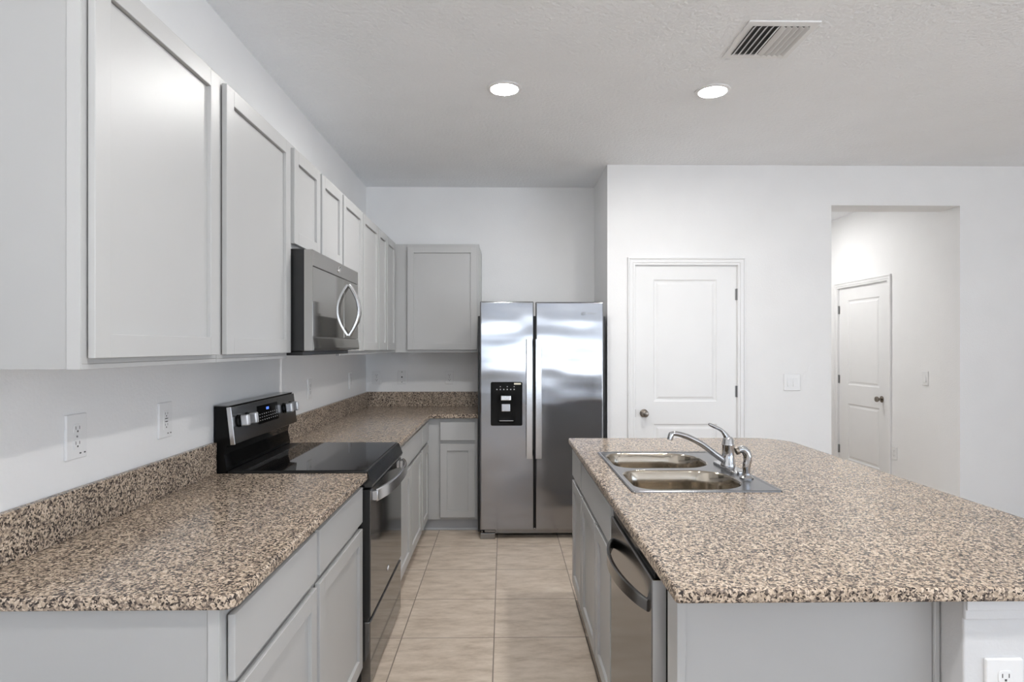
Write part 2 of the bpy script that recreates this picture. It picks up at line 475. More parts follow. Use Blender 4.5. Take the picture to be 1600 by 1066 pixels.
# ------------------------------------------------------------------ two-panel interior doors
def panel_door(name, trim_name, mp, loc, a0, a1, z1, hinge_a, knob_a, hinge_z, knob_z, panels):
    """mp maps (a along wall, z, c towards the room); wall face at c=0"""
    r = struct_root(name, loc)
    g = 0.004
    o_pts = rect(a0+g, a1-g, 0.010, z1-g)
    t = bmesh.new()
    R = lambda pts, c: ring(t, rloop(pts, 0), c)
    back = R(o_pts, -0.050); front = R(o_pts, -0.012)
    skin(t, back, front); cap(t, back)
    hs = []
    for p in panels:
        pts = rect(*p)
        r0 = R(pts, -0.012); r1 = R(off_poly(pts, 0.010), -0.019); r2 = R(off_poly(pts, 0.022), -0.020); r3 = R(off_poly(pts, 0.040), -0.014)
        skin(t, r0, r1); skin(t, r1, r2); skin(t, r2, r3); cap(t, r3); hs.append(r0)
    cap(t, front, hs)
    b = NB(); merge(b, t, mp); obj('door_slab', b, 'trim', r)
    s = 1 if hinge_a > knob_a else -1
    for hz in hinge_z:
        b = NB()
        v0 = Vector(mp(hinge_a, hz-0.045, -0.004)); v1 = Vector(mp(hinge_a, hz+0.045, -0.004))
        tube(b, [v0, v1], 0.0075, 12, Vector((0, 1, 0)))
        mbox(b, mp, hinge_a-0.014, hinge_a+0.004, hz-0.044, hz+0.044, -0.0119, -0.0095)
        obj('hinge', b, 'hinge', r, True)
    b = NB(); o = Vector(mp(knob_a, knob_z, -0.012)); ax = Vector(mp(knob_a, knob_z, 1.0))-o
    lathe(b, [(0.032, 0), (0.032, 0.005), (0.022, 0.010), (0.012, 0.013), (0.011, 0.030), (0.019, 0.036), (0.0265, 0.045), (0.0275, 0.054), (0.023, 0.063), (0.012, 0.067), (0, 0.068)], o, ax)
    obj('knob', b, 'nickel', r, True)
    la = a0+g if abs(knob_a-a0) < abs(knob_a-a1) else a1-g
    b = NB(); mbox(b, mp, la-0.004, la+0.004, knob_z-0.03, knob_z+0.03, -0.0119, -0.0085); obj('strike_plate', b, 'nickel', r)
    # casing with stop and stepped profile, one mitred frame
    b = NB(); w = 0.058
    def frame(wi, wo, c0, c1, ease):
        t = bmesh.new()
        for k in range(1):
            pts_o = [(a0-wo, 0.001), (a0-wi, 0.001), (a0-wi, z1+wi), (a1+wi, z1+wi), (a1+wi, 0.001), (a1+wo, 0.001), (a1+wo, z1+wo), (a0-wo, z1+wo)]
            slab(pts_o, 0, c0, c1, ease, bm=t)
        merge(b, t, mp)
    frame(-0.001, 0.016, 0.0005, 0.010, 0.003); frame(0.016, 0.044, 0.0005, 0.013, 0.004); frame(0.044, w, 0.0005, 0.018, 0.005)
    frame(-0.0038, -0.0005, -0.08, -0.0005, 0.0)
    struct(trim_name, b, 'trim')
    return r

mpP = lambda a, b, c: (a, YP-c, b)
sc_p = F_PX/YP
pz = lambda py: EYE+(541.5-py)/ (F_PX/(YP+0.0138*1.4))
panel_door('door_1', 'trim_1', mpP, ((DX0+DX1)/2, YP, 0), DX0, DX1, DZ, DX1-0.002, px_x(1006.5, YP), [pz(460), pz(612), 0.30], pz(646),
           [(px_x(1021.5, YP), px_x(1121, YP), pz(628), pz(437)), (px_x(1021.5, YP), px_x(1121, YP), 0.24, pz(663))])
mpH = lambda a, b, c: (XH-c, a, b)
hz = lambda py, px: EYE+(541.5-py)*XH/(px-787.0)
panel_door('door_2', 'trim_2', mpH, (XH, (KY0+KY1)/2, 0), KY0, KY1, 2.092, KY1-0.002, hy(1376), [hz(485, 1308), hz(592, 1308), hz(700, 1308)], hz(624, 1376),
           [(hy(1372), hy(1323), hz(604, 1350), hz(466, 1350)), (hy(1372), hy(1323), 0.24, hz(634, 1345))])

# ------------------------------------------------------------------ cabinets
MAPS = {
    'E': lambda x: (lambda a, b, c: (x+c, a, b)),     # front faces +x (left run), a = y
    'W': lambda x: (lambda a, b, c: (x-c, a, b)),     # front faces -x (island), a = y
    'S': lambda y: (lambda a, b, c: (a, y-c, b)),     # front faces the camera, a = x
}
DT = 0.0215
def shaker(name, mp, a0, a1, b0, b1, parent, rail=0.054, rec=0.0115):
    bm = NB(); e = 0.0016
    mbox(bm, mp, a0, a0+rail, b0, b1, 0.005, DT, e); mbox(bm, mp, a1-rail, a1, b0, b1, 0.005, DT, e)
    mbox(bm, mp, a0+rail-0.0005, a1-rail+0.0005, b1-rail, b1, 0.005, DT, e); mbox(bm, mp, a0+rail-0.0005, a1-rail+0.0005, b0, b0+rail, 0.005, DT, e)
    mbox(bm, mp, a0+rail-0.004, a1-rail+0.004, b0+rail-0.004, b1-rail-0.0022, 0.006, DT-rec)
    mbox(bm, mp, a0+rail-0.004, a1-rail+0.004, b1-rail-0.004, b1-rail+0.004, 0.0052, 0.0058)
    return obj(name, bm, 'cab', parent)
def flat_front(name, mp, a0, a1, b0, b1, parent):
    bm = NB(); mbox(bm, mp, a0, a1, b0, b1, 0.005, DT, 0.002, 2); return obj(name, bm, 'cab', parent)
G_UP = 'grey wall cabinets along the left wall'
G_BASE = 'grey base cabinets along the left wall'
LY = 0.012                      # the left run
UF, UB = -0.905, XL+0.002       # wall-cabinet frame front and back
UZ0, UZ1 = 1.406, 2.318
def wall_cab(label, y0, y1, doors, z0=UZ0, group=G_UP, end=False):
    y0 += LY; y1 += LY
    r = thing('wall_cabinet', label, 'cabinet', (-1.06, (y0+y1)/2, z0), group)
    bm = NB(); box(bm, UB, UF, y0+0.0006, y1-0.0006, z0+0.012, UZ1, 0.001)
    obj('body', bm, 'cab', r)
    bm = NB(); box(bm, UF-0.019, UF, y0+0.0004, y1-0.0004, z0, z0+0.0118, 0.0008); obj('bottom_rail', bm, 'cab', r)
    if end:
        bm = NB(); box(bm, UF-0.030, UF, y0-0.004, y0, z0, UZ1, 0.0012); obj('end_stile', bm, 'cab', r)
        bm = NB(); box(bm, UB, UF-0.0305, y0-0.002, y0+0.0004, z0+0.001, UZ1-0.001); obj('end_panel', bm, 'end_dim', r)
    mp = MAPS['E'](UF)
    for d0, d1 in doors: shaker('door', mp, d0+LY, d1+LY, z0+0.024, UZ1-0.021, r)
    return r
wall_cab('light grey wall cabinet nearest the camera, with one tall wide door', 1.2975, 1.905, [(1.309, 1.881)], end=True)
wall_cab('light grey single-door wall cabinet just before the microwave', 1.905, 2.522, [(1.931, 2.512)])
wall_cab('short light grey two-door wall cabinet directly above the microwave', 2.522, 3.330, [(2.556, 2.918), (2.948, 3.318)], z0=1.868)
wall_cab('light grey two-door wall cabinet just beyond the microwave', 3.330, 4.284, [(3.347, 3.798), (3.818, 4.270)])
wall_cab('narrow-door light grey wall cabinet in the far left corner', 4.284, 5.056, [(4.300, 4.588), (4.604, 4.940)])
# corner cabinet on the back wall beside the refrigerator
BF = 5.070
r = thing('wall_cabinet', 'grey wall cabinet on the back wall left of the refrigerator', 'cabinet', (-0.55, 5.22, UZ0))
bm = NB(); box(bm, UF+0.001, -0.206, BF, YB-0.002, UZ0, UZ1-0.006, 0.001); obj('body', bm, 'cab', r)
bm = NB(); box(bm, -0.206, -0.194, BF+0.02, YB-0.002, UZ0, UZ1-0.045, 0.001); obj('end_panel', bm, 'cab', r)
shaker('door', MAPS['S'](BF), -0.803, -0.221, UZ0+0.022, UZ1-0.028, r)

CT0, CT1 = 0.893, 0.925         # worktop underside and top
BFX = -0.610                    # base cabinet frame front
DZ0, DZ1, FZ0, FZ1 = 0.113, 0.695, 0.722, 0.868
def base_body(r, x0, x1, y0, y1, fx, facing):
    bm = NB(); box(bm, x0, x1, y0+0.0006, y1-0.0006, 0.10, CT0-0.001, 0.001); obj('body', bm, 'cab', r)
def base_cab(label, y0, y1, fronts, toe=True):
    y0 += LY; y1 += LY
    r = thing('base_cabinet', label, 'cabinet', (-0.91, (y0+y1)/2, 0), G_BASE)
    bm = NB(); box(bm, XL+0.002, BFX, y0+0.0006, y1-0.0006, 0.100, CT0-0.001, 0.001); obj('body', bm, 'cab', r)
    bm = NB(); box(bm, XL+0.002, BFX-0.055, y0+0.001, y1-0.001, 0, 0.0995); obj('toe_kick', bm, 'toe', r)
    mp = MAPS['E'](BFX)
    for kind, a0, a1 in fronts:
        if kind == 'drawer': flat_front('drawer_front', mp, a0+LY, a1+LY, FZ0, FZ1, r)
        else: shaker('door', mp, a0+LY, a1+LY, DZ0, DZ1, r)
    return r
c1 = base_cab('grey base cabinet nearest the camera with drawer over one door', 1.302, 1.917, [('drawer', 1.322, 1.905), ('door', 1.322, 1.905)])
bm = NB(); box(bm, BFX-0.027, BFX-0.0005, 1.302+LY-0.005, 1.302+LY, 0.1, CT0-0.001, 0.0012); obj('end_stile', bm, 'cab', c1)
bm = NB(); box(bm, XL+0.002, BFX-0.028, 1.302+LY-0.0025, 1.302+LY, 0.0, CT0-0.001, 0.0008); obj('end_panel', bm, 'end_dim', c1)
base_cab('grey base cabinet just before the range with drawer over one door', 1.917, 2.530, [('drawer', 1.933, 2.522), ('door', 1.933, 2.522)])
base_cab('grey base cabinet just beyond the range, wide drawer over two doors', 3.314, 4.372, [('drawer', 3.332, 4.360), ('door', 3.332, 3.832), ('door', 3.852, 4.330)])
base_cab('grey corner base cabinet with a narrow drawer over a narrow door', 4.372, 4.745, [('drawer', 4.392, 4.735), ('door', 4.402, 4.735)])
BBY = 4.772
r = thing('base_cabinet', 'narrow grey base cabinet between corner and refrigerator, facing the camera', 'cabinet', (-0.36, 5.07, 0))
bm = NB(); box(bm, XL+0.003, -0.205, BBY, YB-0.003, 0.092, CT0-0.001, 0.001); obj('body', bm, 'cab', r)
bm = NB(); box(bm, BFX-0.05, -0.205, BBY+0.035, YB-0.01, 0, 0.0915); obj('toe_kick', bm, 'toe', r)
bm = NB(); box(bm, BFX-0.045, -0.195, BBY+0.022, BBY+0.0345, 0, 0.018, 0.004); obj('shoe_molding', bm, 'toe', r)
flat_front('drawer_front', MAPS['S'](BBY), -0.498, -0.226, 0.718, 0.862, r)
shaker('door', MAPS['S'](BBY), -0.498, -0.226, 0.112, 0.690, r)

# ------------------------------------------------------------------ worktops
FX = -0.572
SPZ = 1.054
r = thing('countertop', 'speckled granite worktop on the left, nearest the camera', 'countertop', (-0.9, 1.92, CT0), 'granite worktops')
bm = slab([(XL+0.001, 1.281+LY), (FX, 1.281+LY), (FX, 2.533+LY), (XL+0.001, 2.533+LY)], [0, 0.03, 0, 0], CT0, CT1, 0.007, both=True)
obj('slab', bm, 'granite', r, True)
bm = NB(); box(bm, XL+0.001, XL+0.021, 1.281+LY, 2.533+LY, CT1+0.0003, SPZ, 0.002); obj('backsplash', bm, 'granite', r)
r = thing('countertop', 'speckled granite L-shaped worktop in the far left corner', 'countertop', (-0.9, 4.35, CT0), 'granite worktops')
bm = slab([(XL+0.001, 3.312+LY), (FX, 3.312+LY), (FX, 4.730), (-0.2005, 4.730), (-0.2005, YB-0.001), (XL+0.001, YB-0.001)], [0, 0, 0.02, 0, 0, 0], CT0, CT1, 0.007, both=True)
obj('slab', bm, 'granite', r, True)
bm = NB(); box(bm, XL+0.001, XL+0.021, 3.312+LY, YB-0.0215, CT1+0.0003, SPZ, 0.002); obj('backsplash', bm, 'granite', r)
bm = NB(); box(bm, XL+0.001, -0.2005, YB-0.021, YB-0.001, CT1+0.0003, SPZ, 0.002); obj('backsplash', bm, 'granite', r)

# ------------------------------------------------------------------ island
IO = -0.008                     # shift along y of the island group
IX0, IX1, IY0, IY1 = 0.375, 1.612, 1.322+IO, 3.509+IO
SK = (0.464, 1.022, 2.193+IO, 3.023+IO)      # sink outer rim
BOWLS = [(0.490, 0.925, 2.228+IO, 2.578+IO), (0.490, 0.925, 2.622+IO, 2.985+IO)]
hole = rect(SK[0]+0.014, SK[1]-0.014, SK[2]+0.014, SK[3]-0.014)
bm = slab(rect(IX0, IX1, IY0, IY1), [0.010, 0.03, 0.20, 0.012], CT0, CT1, 0.007, holes=[(hole, 0.03)], both=True, rseg=10)
o = obj('countertop', bm, 'granite', None, True)
tag(o, 'large speckled granite worktop of the island, holding the sink', 'countertop', 'granite worktops')

IFX = 0.413
IBX = 1.023
G_ISL = 'grey base cabinets of the island'
def island_cab(label, y0, y1, fronts, hollow=False):
    y0 += IO; y1 += IO
    r = thing('base_cabinet', label, 'cabinet', ((IFX+IBX)/2, (y0+y1)/2, 0), G_ISL)
    bm = NB()
    if hollow:            # open box so that the sink bowls hang in it
        box(bm, IFX, IFX+0.019, y0+0.0006, y1-0.0006, 0.10, CT0-0.001, 0.001); box(bm, IBX-0.012, IBX, y0+0.0006, y1-0.0006, 0.10, CT0-0.001)
        box(bm, IFX+0.019, IBX-0.012, y0+0.0006, y0+0.012, 0.10, CT0-0.001); box(bm, IFX+0.019, IBX-0.012, y1-0.012, y1-0.0006, 0.10, CT0-0.001)
        box(bm, IFX+0.019, IBX-0.012, y0+0.012, y1-0.012, 0.10, 0.115)
    else:
        box(bm, IFX, IBX, y0+0.0006, y1-0.0006, 0.10, CT0-0.001, 0.001)
    obj('body', bm, 'cab', r)
    bm = NB(); box(bm, IFX+0.055, IBX, y0+0.001, y1-0.001, 0, 0.0995); obj('toe_kick', bm, 'toe', r)
    mp = MAPS['W'](IFX)
    for kind, a0, a1 in fronts:
        if kind == 'drawer': flat_front('drawer_front', mp, a0+IO, a1+IO, FZ0, FZ1, r)
        else: shaker('door', mp, a0+IO, a1+IO, DZ0, DZ1, r)
    return r
island_cab('dark-shaded narrow island cabinet at the refrigerator end', 3.060, 3.472, [('drawer', 3.082, 3.458), ('door', 3.082, 3.458)], )
island_cab('island sink cabinet with two doors between dishwasher and narrow cabinet', 2.218, 3.060, [('drawer', 2.232, 3.048), ('door', 2.606, 3.048), ('door', 2.232, 2.588)], hollow=True)
# end panel and filler nearest the camera
r = thing('end_panel', 'light grey island end panel facing the camera under the overhang', 'panel', (0.72, 1.5, 0))
bm = NB(); box(bm, IFX-0.003, 1.021, 1.436+IO, 1.516+IO, 0, CT0-0.001, 0.001); obj('panel', bm, 'cab', r)
bm = NB(); box(bm, IFX-0.003, IFX+0.017, 1.432+IO, 1.4358+IO, 0, CT0-0.001, 0.001); obj('corner_stile', bm, 'cab', r)
bm = NB(); box(bm, 1.022, 1.0375, 1.430+IO, 1.516+IO, 0, CT0-0.001, 0.004); obj('scribe_molding', bm, 'cab', r)
# knee wall carrying the overhang
KX0, KX1, KY = 1.040, 1.215, 1.362+IO
bm = NB(); box(bm, KX0, KX1, KY, 3.46+IO, 0, CT0-0.001, 0.004); struct('wall_island', bm, 'knee')
bm = NB()
box(bm, KX0-0.004, KX1+0.004, KY-0.010, KY-0.0005, CT0-0.052, CT0-0.001, 0.003)
box(bm, KX0-0.002, KX1+0.002, KY-0.014, KY-0.0101, CT0-0.030, CT0-0.001, 0.002)
struct('trim_3', bm, 'knee')

# ------------------------------------------------------------------ sink
r = thing('kitchen_sink', 'stainless steel double-bowl drop-in sink in the island worktop', 'sink', ((SK[0]+SK[1])/2, (SK[2]+SK[3])/2, CT1))
t = bmesh.new()
O = rect(*SK)
rr = lambda d, c: ring(t, rloop(off_poly(O, d), max(0.002, 0.022-d), 6), c)
rg = [rr(0, CT1+0.0004), rr(0.001, CT1+0.004), rr(0.005, CT1+0.0062), rr(0.010, CT1+0.0058), rr(0.016, CT1+0.0030)]
for a, b in zip(rg, rg[1:]): skin(t, a, b)
BR = [0.085, 0.14, 0.14, 0.085]
hs = [ring(t, rloop(rect(*b), BR, 10), CT1+0.0030) for b in BOWLS]
cap(t, rg[-1], hs)
b_ = NB(); merge(b_, t); obj('rim', b_, 'sinkrim', r, True)
for bw in BOWLS:
    t = bmesh.new(); P = rect(*bw); rings = []
    for d, z in [(0, 0.0030), (0.003, 0.0012), (0.006, -0.004), (0.010, -0.05), (0.016, -0.12), (0.024, -0.15), (0.040, -0.168), (0.07, -0.176), (0.12, -0.179)]:
        rings.append(ring(t, rloop(off_poly(P, d), [max(0.01, q-d*0.6) for q in BR], 10), CT1+z))
    for a, b in zip(rings, rings[1:]): skin(t, a, b)
    cap(t, rings[-1])
    b_ = NB(); merge(b_, t); bo = obj('bowl', b_, 'sink', r, True)
    cx, cy = (bw[0]+bw[1])/2, (bw[2]+bw[3])/2
    b_ = NB(); lathe(b_, [(0.055, -0.1785), (0.055, -0.176), (0.045, -0.1745), (0.036, -0.178), (0, -0.1782)], (cx, cy, CT1), (0, 0, 1)); obj('drain', b_, 'chrome', bo, True)

# ------------------------------------------------------------------ faucet and sprayer
DK = CT1+0.0032
fx, fy = 0.972, 2.615+IO
r = thing('kitchen_faucet', 'chrome single-lever faucet standing on the sink deck', 'faucet', (fx, fy, DK))
bm = slab(rect(fx-0.030, fx+0.030, fy-0.125, fy+0.125), 0.029, DK, DK+0.012, 0.006); obj('base_plate', bm, 'chrome', r, True)
bm = NB()
lathe(bm, [(0.031, 0.0), (0.031, 0.006), (0.027, 0.014), (0.0255, 0.05), (0.0245, 0.085), (0.0255, 0.088), (0.0255, 0.094), (0.024, 0.097), (0.0225, 0.112), (0.016, 0.124), (0.0, 0.128)], (fx, fy, DK+0.012), (0, 0, 1))
obj('body', bm, 'chrome', r, True)
bm = NB()
P = cr([(fx+0.004, fy, DK+0.100), (fx-0.002, fy, DK+0.126), (fx-0.014, fy, DK+0.148), (fx-0.034, fy, DK+0.168), (fx-0.060, fy, DK+0.180), (fx-0.084, fy, DK+0.192)], 6)
n = len(P); tube(bm, P, [0.0205-0.0125*min(1, i/(n*0.5))-0.001*(i/n) if i < n-3 else 0.007-(i-n+3)*0.001 for i in range(n)], 16, Vector((0, 1, 0)), flat=1.0)
obj('lever', bm, 'chrome', r, True)
bm = NB()
P = cr([(fx-0.012, fy, DK+0.030), (fx-0.060, fy, DK+0.064), (fx-0.115, fy, DK+0.105), (fx-0.165, fy, DK+0.132), (fx-0.205, fy, DK+0.146), (fx-0.232, fy, DK+0.151), (fx-0.252, fy, DK+0.147)], 6)
n = len(P); tube(bm, P, [0.0135-0.003*i/n for i in range(n)], 16, Vector((0, 1, 0)))
obj('spout', bm, 'chrome', r, True)
bm = NB(); lathe(bm, [(0.0115, 0.016), (0.0125, 0.010), (0.0125, -0.012), (0.010, -0.013), (0.0, -0.012)], (fx-0.250, fy, DK+0.136), (0.25, 0, 1)); obj('aerator', bm, 'chrome', r, True)
sy_ = 2.415+IO
r = thing('side_sprayer', 'chrome side sprayer standing on the sink deck nearer than the faucet', 'sprayer', (fx, sy_, DK))
bm = NB(); lathe(bm, [(0.027, 0), (0.027, 0.004), (0.021, 0.010), (0.015, 0.014), (0.0145, 0.020), (0, 0.021)], (fx, sy_, DK), (0, 0, 1)); obj('holder', bm, 'chrome', r, True)
bm = NB()
P = cr([(fx, sy_, DK+0.018), (fx-0.001, sy_, DK+0.045), (fx+0.004, sy_, DK+0.075), (fx+0.001, sy_, DK+0.098), (fx-0.014, sy_, DK+0.116), (fx-0.034, sy_, DK+0.112)], 6)
n = len(P); tube(bm, P, [0.0135+0.003*math.sin(PI*i/n) for i in range(n)], 16, Vector((0, 1, 0)))
obj('spray_wand', bm, 'chrome', r, True)
bm = NB(); lathe(bm, [(0.0135, -0.006), (0.0155, 0.0), (0.0155, 0.008), (0.012, 0.0095), (0, 0.009)], (fx-0.036, sy_, DK+0.1110), (-1, 0, -0.35)); obj('spray_head', bm, 'nickel', r, True)

# ------------------------------------------------------------------ dishwasher
DY0, DY1 = 1.600+IO, 2.216+IO
DFX = 0.392
r = thing('dishwasher', 'stainless steel dishwasher with bowed handle under the island worktop', 'dishwasher', (0.7, (DY0+DY1)/2, 0))
bm = NB(); box(bm, 0.430, IBX, DY0+0.003, DY1-0.003, 0.10, CT0-0.004); obj('tub', bm, 'black', r)
bm = NB(); box(bm, 0.470, IBX, DY0+0.003, DY1-0.003, 0.0, 0.099); obj('toe_kick', bm, 'black', r)
mpD = lambda a, b, c: (DFX+0.037-c, a, b)
bm = NB(); box(bm, DFX+0.003, 0.4295, DY0+0.0025, DY0+0.0038, 0.117, 0.836); obj('door_edge_lit', bm, 'edge_steel', r)  # thin sheet on the near side, reflected brightness put into its colour
bm = slab(rect(DY0+0.004, DY1-0.004, 0.115, 0.838), 0.004, 0.0, 0.037, 0.004, mp=mpD); obj('door', bm, 'dw_steel', r, True)
bm = NB(); box(bm, DFX+0.008, 0.4295, DY0+0.005, DY1-0.005, 0.8385, 0.868, 0.003); obj('control_strip', bm, 'blackgloss', r)
bm = NB()
ya, yb = DY0+0.045, DY1-0.045
P = []
for k in range(25):
    u = k/24; bow = math.sin(PI*u)**0.75
    P.append((DFX+0.001-0.052*bow, ya+(yb-ya)*u, 0.752+0.006*bow))
strap(bm, P, [0.017+0.006*math.sin(PI*k/24) for k in range(25)], 0.006, (0, 0, 1))
obj('handle', bm, 'darksteel', r, True)

# ------------------------------------------------------------------ range
RY0, RY1 = 2.538+LY, 3.306+LY
r = thing('range', 'black and stainless steel electric range between the left worktops', 'range', (-0.9, (RY0+RY1)/2, 0))
bm = NB(); box(bm, XL+0.030, -0.600, RY0+0.004, RY1-0.004, 0.03, 0.900, 0.002); obj('body', bm, 'black', r)
bm = slab(rect(XL+0.060, FX-0.002, RY0+0.002, RY1-0.002), 0.008, 0.901, 0.931, 0.004)
obj('cooktop_frame', bm, 'black', r, True)
bm = slab(rect(XL+0.125, FX-0.012, RY0+0.010, RY1-0.010), 0.006, 0.9312, 0.9335, 0.001); obj('cooktop', bm, 'cooktop', r, True)
bm = NB()                                    # sloped front strip between glass and door
mpx = lambda a, b, c: (b, a, c)
slab([(-0.600, 0.862), (-0.556, 0.862), (-0.552, 0.874), (FX-0.001, 0.930), (-0.600, 0.9005)], 0, RY0+0.003, RY1-0.003, mp=lambda a, b, c: (a, c, b), bm=bm)
obj('front_trim', bm, 'trimsteel', r)
OFX = -0.560
bm = slab(rect(RY0+0.004, RY1-0.004, 0.312, 0.852), 0.004, -0.599, OFX-0.0042, 0.001, mp=lambda a, b, c: (c, a, b)); od = obj('oven_door', bm, 'black', r, True)
bm = slab(rect(RY0+0.006, RY1-0.006, 0.314, 0.850), 0.004, OFX-0.004, OFX, 0.001, mp=lambda a, b, c: (c, a, b)); obj('door_glass', bm, 'ovenglass', od, True)
bm = slab(rect(RY0+0.006, RY1-0.006, 0.03, 0.293), 0.004, -0.599, OFX-0.002, 0.005, mp=lambda a, b, c: (c, a, b)); obj('storage_drawer', bm, 'ovenglass', r, True)
bm = NB(); box(bm, -0.599, OFX-0.012, RY0+0.008, RY1-0.008, 0.2935, 0.3115); obj('seam_strip', bm, 'black', r)
bm = NB(); P = []
ya, yb = RY0+0.030, RY1-0.025
for k in range(29):
    u = k/28; bow = (1-abs(2*u-1)**3.0)
    P.append((OFX+0.014+0.046*bow, ya+(yb-ya)*u, 0.822+0.004*bow))
strap(bm, P, 0.026, 0.008, (0, 0, 1))
for yy in (ya+0.012, yb-0.012): box(bm, OFX-0.001, OFX+0.026, yy-0.016, yy+0.016, 0.801, 0.843, 0.003)
obj('handle', bm, 'bright', od, True)
# small swirl emblem
def swirl(bm, mp, a, b, c, s):
    P = []
    for k in range(21):
        th = PI*0.15+k/20*PI*1.75
        P.append(Vector(mp(a+s*1.0*math.cos(th), b+s*0.55*math.sin(th)+s*0.25*math.cos(th), c)))
    tube(bm, P, [s*0.03+s*0.09*math.sin(PI*k/20) for k in range(21)], 8)
    P = [Vector(mp(a+s*u, b+s*v, c)) for u, v in ((-0.55, 0.1), (-0.3, -0.35), (-0.05, 0.15), (0.2, -0.35), (0.6, 0.35))]
    tube(bm, P, s*0.08, 8)
bm = NB(); swirl(bm, lambda a, b, c: (OFX+c, a, b), 2.925+LY, 0.385, 0.0006, 0.018); obj('emblem', bm, 'bright', r, True)
# backguard
gx = XL+0.004
prof = [(gx, 0.90), (gx+0.052, 0.90), (gx+0.052, 0.945), (gx+0.040, 1.00), (gx+0.052, 1.040), (gx+0.083, 1.044), (gx+0.066, 1.196), (gx+0.060, 1.203), (gx, 1.203)]
bm = slab(prof, 0, RY0+0.006, RY1-0.006, mp=lambda a, b, c: (a, c, b)); bg_ = obj('backguard', bm, 'blackgloss', r)
th = math.atan2(0.017, 0.152)
def mpB(a, b, c):                             # a = y, b = up along the tilted face, c = outwards
    x0, z0 = gx+0.083, 1.044
    return (x0-b*math.sin(th)+c*math.cos(th), a, z0+b*math.cos(th)+c*math.sin(th))
bm = slab(rect(RY0+0.004, RY1-0.004, 0.000, 0.157), 0.003, 0.0005, 0.006, 0.002, mp=mpB); obj('control_panel', bm, 'darksteel', r)
bm = NB(); box(bm, gx, gx+0.064, RY0+0.004, RY1-0.004, 1.2032, 1.2075, 0.002); obj('backguard_cap', bm, 'darksteel', r)
bm = NB(); mbox(bm, mpB, RY0+0.0005, RY0+0.0038, -0.001, 0.158, -0.012, 0.007, 0.001); obj('side_trim', bm, 'bright', r)
bm = slab(rect(2.800+LY, 3.050+LY, 0.050, 0.135), 0.004, 0.006, 0.0075, 0.0006, mp=mpB); dp = obj('display', bm, 'blackgloss', r)
bm = NB()
for k in range(3): mbox(bm, mpB, 2.905+LY+k*0.011, 2.912+LY+k*0.011, 0.110, 0.122, 0.0076, 0.0080)
obj('digits', bm, 'blue_digits', dp)
bm = NB()
for rw, zz in enumerate((0.064, 0.078, 0.092)):
    for k in range(9): mbox(bm, mpB, 2.818+LY+k*0.026, 2.826+LY+k*0.026, zz, zz+0.004, 0.0076, 0.0079)
obj('control_marks', bm, 'marks', dp)
for ky in (2.604, 2.692, 3.140, 3.228):
    ky += LY
    bm = NB(); o = Vector(mpB(ky, 0.092, 0.0062)); ax = Vector(mpB(ky, 0.092, 1.0))-o
    lathe(bm, [(0.027, 0), (0.027, 0.004), (0.022, 0.006), (0.020, 0.010), (0, 0.011)], o, ax); kb = obj('knob', bm, 'blackgloss', r, True)
    bm = NB(); mbox(bm, mpB, ky-0.015, ky+0.015, 0.068, 0.116, 0.0172, 0.050, 0.006, 3); obj('knob_grip', bm, 'edge_steel', kb, True)

# ------------------------------------------------------------------ microwave
WX = -0.797
r = thing('microwave', 'stainless over-the-range microwave with bowed handle under the short cabinet', 'microwave', (-1.0, 2.92, 1.42))
MY0, MY1 = 2.526+LY, 3.312+LY
bm = NB(); box(bm, XL+0.002, WX-0.037, MY0+0.006, MY1-0.006, 1.436, 1.8655, 0.002); obj('case', bm, 'black', r)
bm = NB(); box(bm, XL+0.05, WX-0.05, MY0+0.02, MY1-0.02, 1.418, 1.4355, 0.002); obj('vent_base', bm, 'black', r)
mpM = lambda a, b, c: (WX+c, a, b)
bm = slab(rect(MY0, MY1, 1.793, 1.862), 0.002, -0.0365, 0.0, 0.003, mp=mpM); obj('top_grille', bm, 'mw_steel', r, True)
bm = NB(); box(bm, WX-0.0365, WX-0.012, MY0, MY1, 1.438, 1.7925); obj('door_frame', bm, 'mw_steel', r)
bm = slab(rect(MY0, 3.02+LY, 1.497, 1.791), 0.002, -0.0115, 0.0, 0.002, mp=mpM); obj('door', bm, 'mwglass', r, True)
bm = slab(rect(3.023+LY, MY1, 1.497, 1.791), 0.002, -0.0115, 0.0, 0.002, mp=mpM); obj('control_panel', bm, 'mwglass', r, True)
bm = slab([(-0.0115, 1.440), (0.004, 1.440), (0.006, 1.450), (0.0, 1.495), (-0.0115, 1.495)], 0, MY0, MY1, mp=lambda a, b, c: (WX+a, c, b)); obj('bottom_trim', bm, 'mwglass', r)
bm = slab(rect(MY0-0.0014, MY0-0.0002, 1.438, 1.862), 0, WX-0.036, WX-0.001, mp=lambda a, b, c: (c, a, b)); obj('side_trim', bm, 'mw_steel', r)
bm = NB(); P = []
for k in range(25):
    u = k/24; P.append((WX+0.002+0.052*math.sin(PI*u)**0.9, 3.115+LY, 1.512+(1.772-1.512)*u))
strap(bm, P, [0.015+0.004*math.sin(PI*k/24) for k in range(25)], 0.0085, (0, 1, 0))
obj('handle', bm, 'bright', r, True)
bm = NB(); swirl(bm, mpM, 2.93+LY, 1.829, 0.0008, 0.024); obj('emblem', bm, 'bright', r, True)

